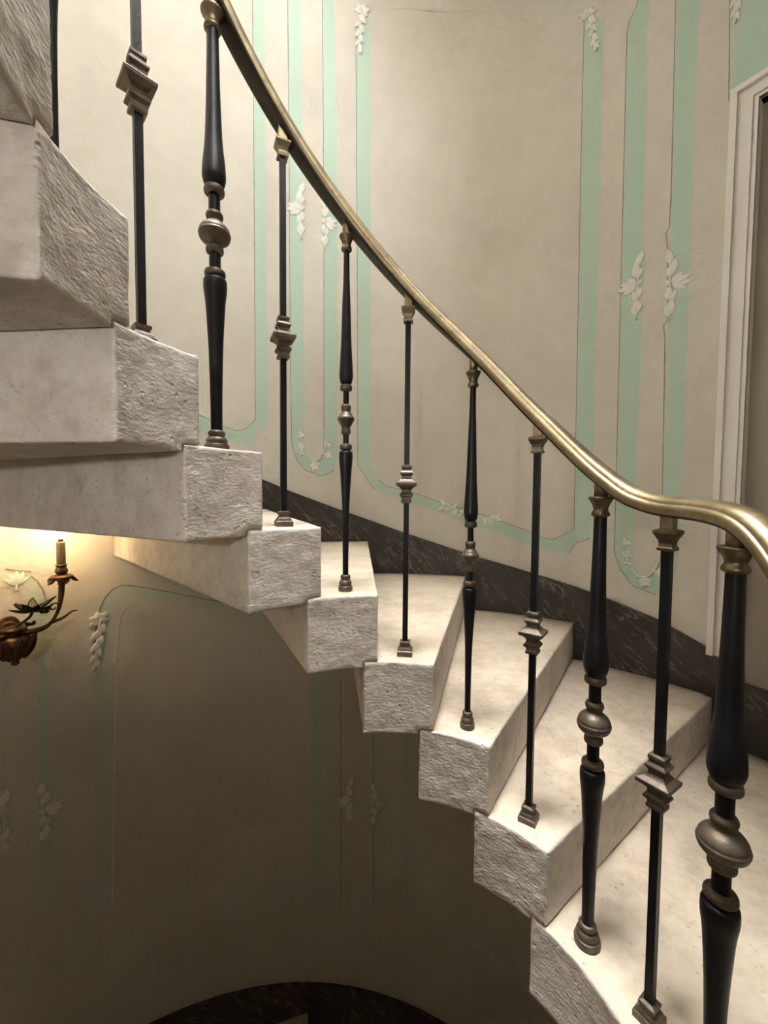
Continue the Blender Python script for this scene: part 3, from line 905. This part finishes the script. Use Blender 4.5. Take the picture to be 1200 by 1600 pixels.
def drop_spray(th, zt, zb, side, label, lean=0.0):
    h = zt - zb
    s = side
    lv = []
    for a in (20, 75, 130, -40, -95):
        lv.append((.02 * s, .86, .02 * s + .17 * math.sin(a * D2R) * s, .86 + .15 * math.cos(a * D2R), .11))
    for k in range(7):
        b = .78 - k * .095
        sg = 1 if k % 2 else -1
        lv.append((-.02 * sg, b, .11 * sg * (1 - k * 0.07), b - .17, .13 - k * .006))
    lv.append((0, .16, .03 * s, .0, .07))
    lean_f = lambda x, z: x + lean * (z - 0.5)
    spray(th, zb, [(lean_f(0, .02) * h, .02 * h), (lean_f(.02 * s, .4) * h, .4 * h), (lean_f(0, .9) * h, .9 * h)],
          [(lean_f(a, b) * h, b * h, lean_f(c, d) * h, d * h, w * h) for a, b, c, d, w in lv], label)
def cluster(x, z, r, n, a0):
    return [(x, z, x + r * math.sin(a0 + k * 2 * math.pi / n), z + r * math.cos(a0 + k * 2 * math.pi / n), r * 0.75) for k in range(n)]

drop_spray(96.9, 2.36, 2.125, -1, 'white stucco flower drop at the top of the wide panel, left corner', -0.05)
drop_spray(57.2, 2.075, 1.872, 1, 'white stucco flower drop at the top of the wide panel, right corner', 0.2)
pair_spray(107.55, 1.489, 1.223, 1, 'white stucco spray on the narrow panel behind handrail, left of two')
pair_spray(103.3, 1.440, 1.190, -1, 'white stucco spray on the narrow panel behind handrail, right of two')
pair_spray(49.7, 0.987, 0.720, 1, 'white stucco spray on the narrow panel beside door, left of two')
pair_spray(45.5, 0.956, 0.681, -1, 'white stucco spray on the narrow panel beside door, right of two')
drop_spray(39.3, 1.83, 1.644, 1, 'white stucco flower drop above the door corner')
drop_spray(139.5, -0.470, -0.705, 1, 'long stucco flower drop lit by the wall sconce', -0.12)
pair_spray(98.2, -1.485, -1.744, 1, 'shadowed stucco spray on the lower wall, left of the middle two')
pair_spray(93.4, -1.520, -1.764, -1, 'shadowed stucco spray on the lower wall, right of the middle two')
pair_spray(146.3, -1.051, -1.288, -1, 'shadowed stucco spray below the sconce, right of two')
pair_spray(150.45, -1.023, -1.269, 1, 'shadowed stucco spray below the sconce, left of two')
# garland under the narrow panel behind the rail
def gar(ref, pts, stems, label, r):
    lv = []
    for k, (t, z, n) in enumerate(pts):
        x, zz = local_xz(t, z, *ref)
        lv += cluster(x, zz, r * (1.15 if n == 5 else 0.9), n, 0.4 + k * 0.8)
    spray(ref[0], ref[1], [local_xz(t, z, *ref) for t, z in stems], lv, label)
gar((105.2, 0.12), [(107.6, 0.284, 3), (107.6, 0.232, 4), (107.55, 0.200, 3), (105.1, 0.135, 5), (102.66, 0.252, 3), (102.6, 0.190, 4)],
    [(106.4, 0.19), (105.8, 0.165), (105.2, 0.155), (104.3, 0.17), (103.4, 0.215), (102.8, 0.26)], 'white stucco garland at the foot of the narrow panel behind handrail', 0.026)
gar((48.0, -0.36), [(50.08, -0.198, 3), (49.93, -0.247, 4), (49.85, -0.280, 3), (47.3, -0.352, 5), (45.7, -0.306, 3)],
    [(49.2, -0.30), (48.6, -0.325), (47.8, -0.335), (46.8, -0.325), (45.8, -0.28)], 'white stucco garland at the foot of the narrow panel beside door', 0.024)
# branch along the foot of the wide panel
ref = (76.0, -0.10)
br = [(80.9, -0.045), (79.6, -0.052), (78.0, -0.078), (76.2, -0.10), (74.0, -0.105), (72.3, -0.115), (70.8, -0.118)]
lv = []
for t, z, dx, dz, w in ((80.3, -0.06, .022, .035, .018), (80.3, -0.065, .035, -.02, .018), (79.4, -0.068, .03, -.02, .016), (78.6, -0.075, -.015, .035, .016), (78.0, -0.082, .03, -.025, .02), (77.3, -0.09, -.03, .02, .018),
                        (76.9, -0.095, .035, -.02, .016), (76.4, -0.10, -.03, -.02, .016), (73.2, -0.108, -.02, -.045, .02), (72.6, -0.112, -.035, -.04, .018), (72.0, -0.113, -.04, .012, .016), (71.0, -0.115, -.03, .015, .018), (70.9, -0.118, -.035, -.008, .014)):
    x, zz = local_xz(t, z, *ref)
    lv.append((x, zz, x + dx, zz + dz, w))
spray(ref[0], ref[1], [local_xz(t, z, *ref) for t, z in br], lv, 'white stucco leafy branch along the foot of the wide panel')
# tulip above the sconce
lv = [(0, 0, 0, .056, .026), (0, 0.002, .020, .050, .022), (0, 0.002, -.020, .050, .022), (0, .004, .034, .030, .013), (0, .004, -.034, .030, .013)]
spray(148.4, -0.33, [(0, -0.012), (0, 0.0), (0, 0.01)], lv, 'small stucco tulip on the wall above the sconce')

# ------------------------------------------------------------------ wall sconces
def bulb_light(parent, loc, watts, color, radius):
    ld = bpy.data.lights.new('bulb_light', 'POINT')
    ld.energy = watts
    ld.color = color
    ld.shadow_soft_size = radius
    lo = bpy.data.objects.new('bulb_light', ld)
    col.objects.link(lo)
    lo.parent = parent
    lo.location = loc
def sconce(th, z, bulb_mat, watts, color, label):
    root = tag(empty('wall_sconce', cyl(R, th, z), (th + 90) * D2R), label, 'wall sconce', 'bronze wall sconces of the stairwell')
    # backplate: tapering rosette
    v_, f_ = lathe(smooth_prof([(0.050, 0.0), (0.052, 0.005), (0.040, 0.010), (0.036, 0.014), (0.020, 0.018), (0.012, 0.035), (0.012, 0.06)], 3), 24)
    v_ = [(x * 0.8, zz, y * 1.4) for x, y, zz in v_]
    put('backplate', mesh_of('backplate', v_, [tuple(reversed(q)) for q in f_]), M['gilt'], root)
    # vase-shaped body with acanthus leaves
    v_, f_ = lathe(smooth_prof([(0.003, -0.085), (0.012, -0.078), (0.010, -0.070), (0.022, -0.058), (0.040, -0.035), (0.047, -0.010), (0.040, 0.010), (0.022, 0.022), (0.020, 0.028), (0.034, 0.036), (0.030, 0.044), (0.006, 0.046)], 4), 20)
    v_ = [(x, y + 0.062, zz) for x, y, zz in v_]
    body = put('body', mesh_of('sconce_body', v_, f_), M['gilt'], root)
    for k in range(8):
        a = k * math.pi / 4
        o = bpy.data.objects.new('acanthus_leaf', ACAN)
        col.objects.link(o); o.parent = body
        o.location = (0.024 * math.cos(a), 0.062 + 0.024 * math.sin(a), -0.060)
        o.rotation_euler = (-0.40, 0, a - math.pi / 2)
        o.scale = (0.034, 0.016, 0.085)
    for s in (-1, 1):
        path = spline3([(0.01 * s, .062, .030), (.040 * s, .080, .022), (.078 * s, .105, .038), (.105 * s, .105, .078), (.118 * s, .100, .130), (.122 * s, .098, .182)], 6)
        n = len(path)
        v_, f_ = tube(path, [0.0075 + 0.002 * math.sin(k / n * 9) for k in range(n)], 12)
        arm = put('arm', mesh_of('sconce_arm', v_, f_), M['gilt'], root)
        # scroll and curled leaf on the arm
        sc = [(.092 * s + .016 * s * math.cos(a) * (1 - a / 9), .112, .098 + .016 * math.sin(a) * (1 - a / 9)) for a in [k * 0.5 for k in range(13)]]
        v_, f_ = tube(sc, 0.0030, 6)
        put('scroll', mesh_of('scroll', v_, f_), M['gilt'], arm)
        tl = spline3([(.085 * s, .108, .046), (.115 * s, .118, .056), (.142 * s, .122, .074), (.158 * s, .124, .072)], 5)
        v_, f_ = tube(tl, [0.0055 * (1 - k / len(tl)) + 0.001 for k in range(len(tl))], 8)
        put('tendril', mesh_of('tendril', v_, f_), M['gilt'], arm)
        cxp, cyp = .122 * s, .098
        def at(vf):
            return [(x + cxp, y + cyp, zz) for x, y, zz in vf[0]], vf[1]
        v_, f_ = at(lathe(smooth_prof([(.008, .168), (.013, .172), (.011, .177), (.016, .184), (.030, .190), (.034, .197), (.028, .203), (.012, .206)], 3), 24))
        pan = put('drip_pan', mesh_of('drip_pan', v_, f_), M['gilt'], root)
        for k in range(5):
            a = k * 2 * math.pi / 5 + 0.3
            o = bpy.data.objects.new('pan_leaf', ACAN)
            col.objects.link(o); o.parent = pan
            o.location = (cxp + .026 * math.cos(a), cyp + .026 * math.sin(a), .204)
            o.rotation_euler = (-2.45, 0, a - math.pi / 2)
            o.scale = (.024, .012, .034)
        v_, f_ = at(lathe(smooth_prof([(.010, .204), (.016, .209), (.019, .217), (.017, .226), (.014, .232), (.017, .236), (.016, .240), (.011, .242)], 3), 20))
        put('candle_cup', mesh_of('candle_cup', v_, f_), M['gilt'], root)
        v_, f_ = at(lathe([(.0125, .241), (.0130, .244), (.0130, .316), (.0120, .320), (.008, .321)], 20))
        put('candle_tube', mesh_of('candle_tube', v_, f_), M['candle'], root)
        v_, f_ = at(lathe([(.0070, .320), (.0075, .328), (.0070, .331)], 16))
        put('socket', mesh_of('socket', v_, f_), M['brass_cap'], root)
        v_, f_ = at(lathe(smooth_prof([(.0065, .331), (.011, .338), (.0185, .352), (.0205, .366), (.0175, .384), (.011, .402), (.005, .416), (.0015, .424)], 4), 20))
        put('bulb', mesh_of('bulb', v_, f_), bulb_mat, root)
        bulb_light(root, (cxp, cyp, .368), watts, color, .026)
    # dark metal blossom rising between the arms
    v_, f_ = tube(spline3([(0, .062, .04), (-.012, .085, .058), (-.030, .100, .078), (-.036, .104, .095)], 5), .0045, 8)
    st = put('blossom', mesh_of('blossom_stem', v_, f_), M['petal'], root)
    for k in range(9):
        a = k * 2 * math.pi / 9
        o = bpy.data.objects.new('petal', ACAN_D)
        col.objects.link(o); o.parent = st
        o.location = (-.036, .104, .096)
        o.rotation_euler = (-1.0 - 0.25 * (k % 2), 0.0, a)
        o.scale = (.028, .009, .056 + .010 * (k % 3))
    for dx, dz in ((-.068, .084), (-.030, .052)):
        for k in range(4):
            o = bpy.data.objects.new('petal', ACAN_D)
            col.objects.link(o); o.parent = st
            o.location = (dx, .104, dz)
            o.rotation_euler = (-1.1, 0, k * math.pi / 2 + 0.5)
            o.scale = (.014, .006, .022)
    return root
ACAN = LEAF.copy(); ACAN.materials.clear(); ACAN.materials.append(M['gilt'])
ACAN_D = LEAF.copy(); ACAN_D.materials.clear(); ACAN_D.materials.append(M['petal'])
sconce(149.4, -0.497, M['bulb_low'], BULB_LOW, (1.0, 0.71, 0.39), 'bronze candle-arm wall sconce glowing beneath the stone steps')
sconce(146.0, 2.32, M['bulb_up'], BULB_UP, (1.0, 0.965, 0.905), 'bronze candle-arm wall sconce high on the wall above the handrail')

# ------------------------------------------------------------------ added unseen fill lamp behind the camera; bowl cuts light to the lower wall
def bowl_light(th, z, label):
    root = tag(empty('wall_bowl_light', cyl(R, th, z), (th + 90) * D2R), label, 'added fill lamp')
    v_, f_ = lathe(smooth_prof([(0.045, 0.0), (0.047, 0.006), (0.036, 0.012), (0.010, 0.016), (0.009, 0.09)], 3), 24)
    put('backplate', mesh_of('bowl_backplate', [(x, zz, y - 0.06) for x, y, zz in v_], [tuple(reversed(q)) for q in f_]), M['gilt'], root)
    outer = smooth_prof([(0.012, -0.085), (0.060, -0.075), (0.110, -0.045), (0.140, 0.0)], 5)
    inner_ = [(r - 0.004, zz + 0.003) for r, zz in reversed(outer)]
    v_, f_ = lathe(outer + inner_, 36)
    put('bowl', mesh_of('bowl', [(x, y + 0.15, zz) for x, y, zz in v_], f_), M['gilt'], root)
    v_, f_ = lathe([(0.010, -0.080), (0.010, 0.010), (0.008, 0.013)], 16)
    put('socket', mesh_of('bowl_socket', [(x, y + 0.15, zz) for x, y, zz in v_], f_), M['brass_cap'], root)
    v_, f_ = lathe(smooth_prof([(0.007, 0.012), (0.012, 0.018), (0.018, 0.030), (0.019, 0.040), (0.015, 0.052), (0.007, 0.059), (0.0015, 0.0605)], 4), 20)
    put('bulb', mesh_of('bowl_bulb', [(x, y + 0.15, zz) for x, y, zz in v_], f_), M['bulb_bowl'], root)
    bulb_light(root, (0, 0.15, 0.038), BULB_BOWL, (1.0, 0.97, 0.94), 0.027)
bowl_light(-112.0, 0.12, 'added bronze fill lamp with a light-cutting bowl behind the near steps')
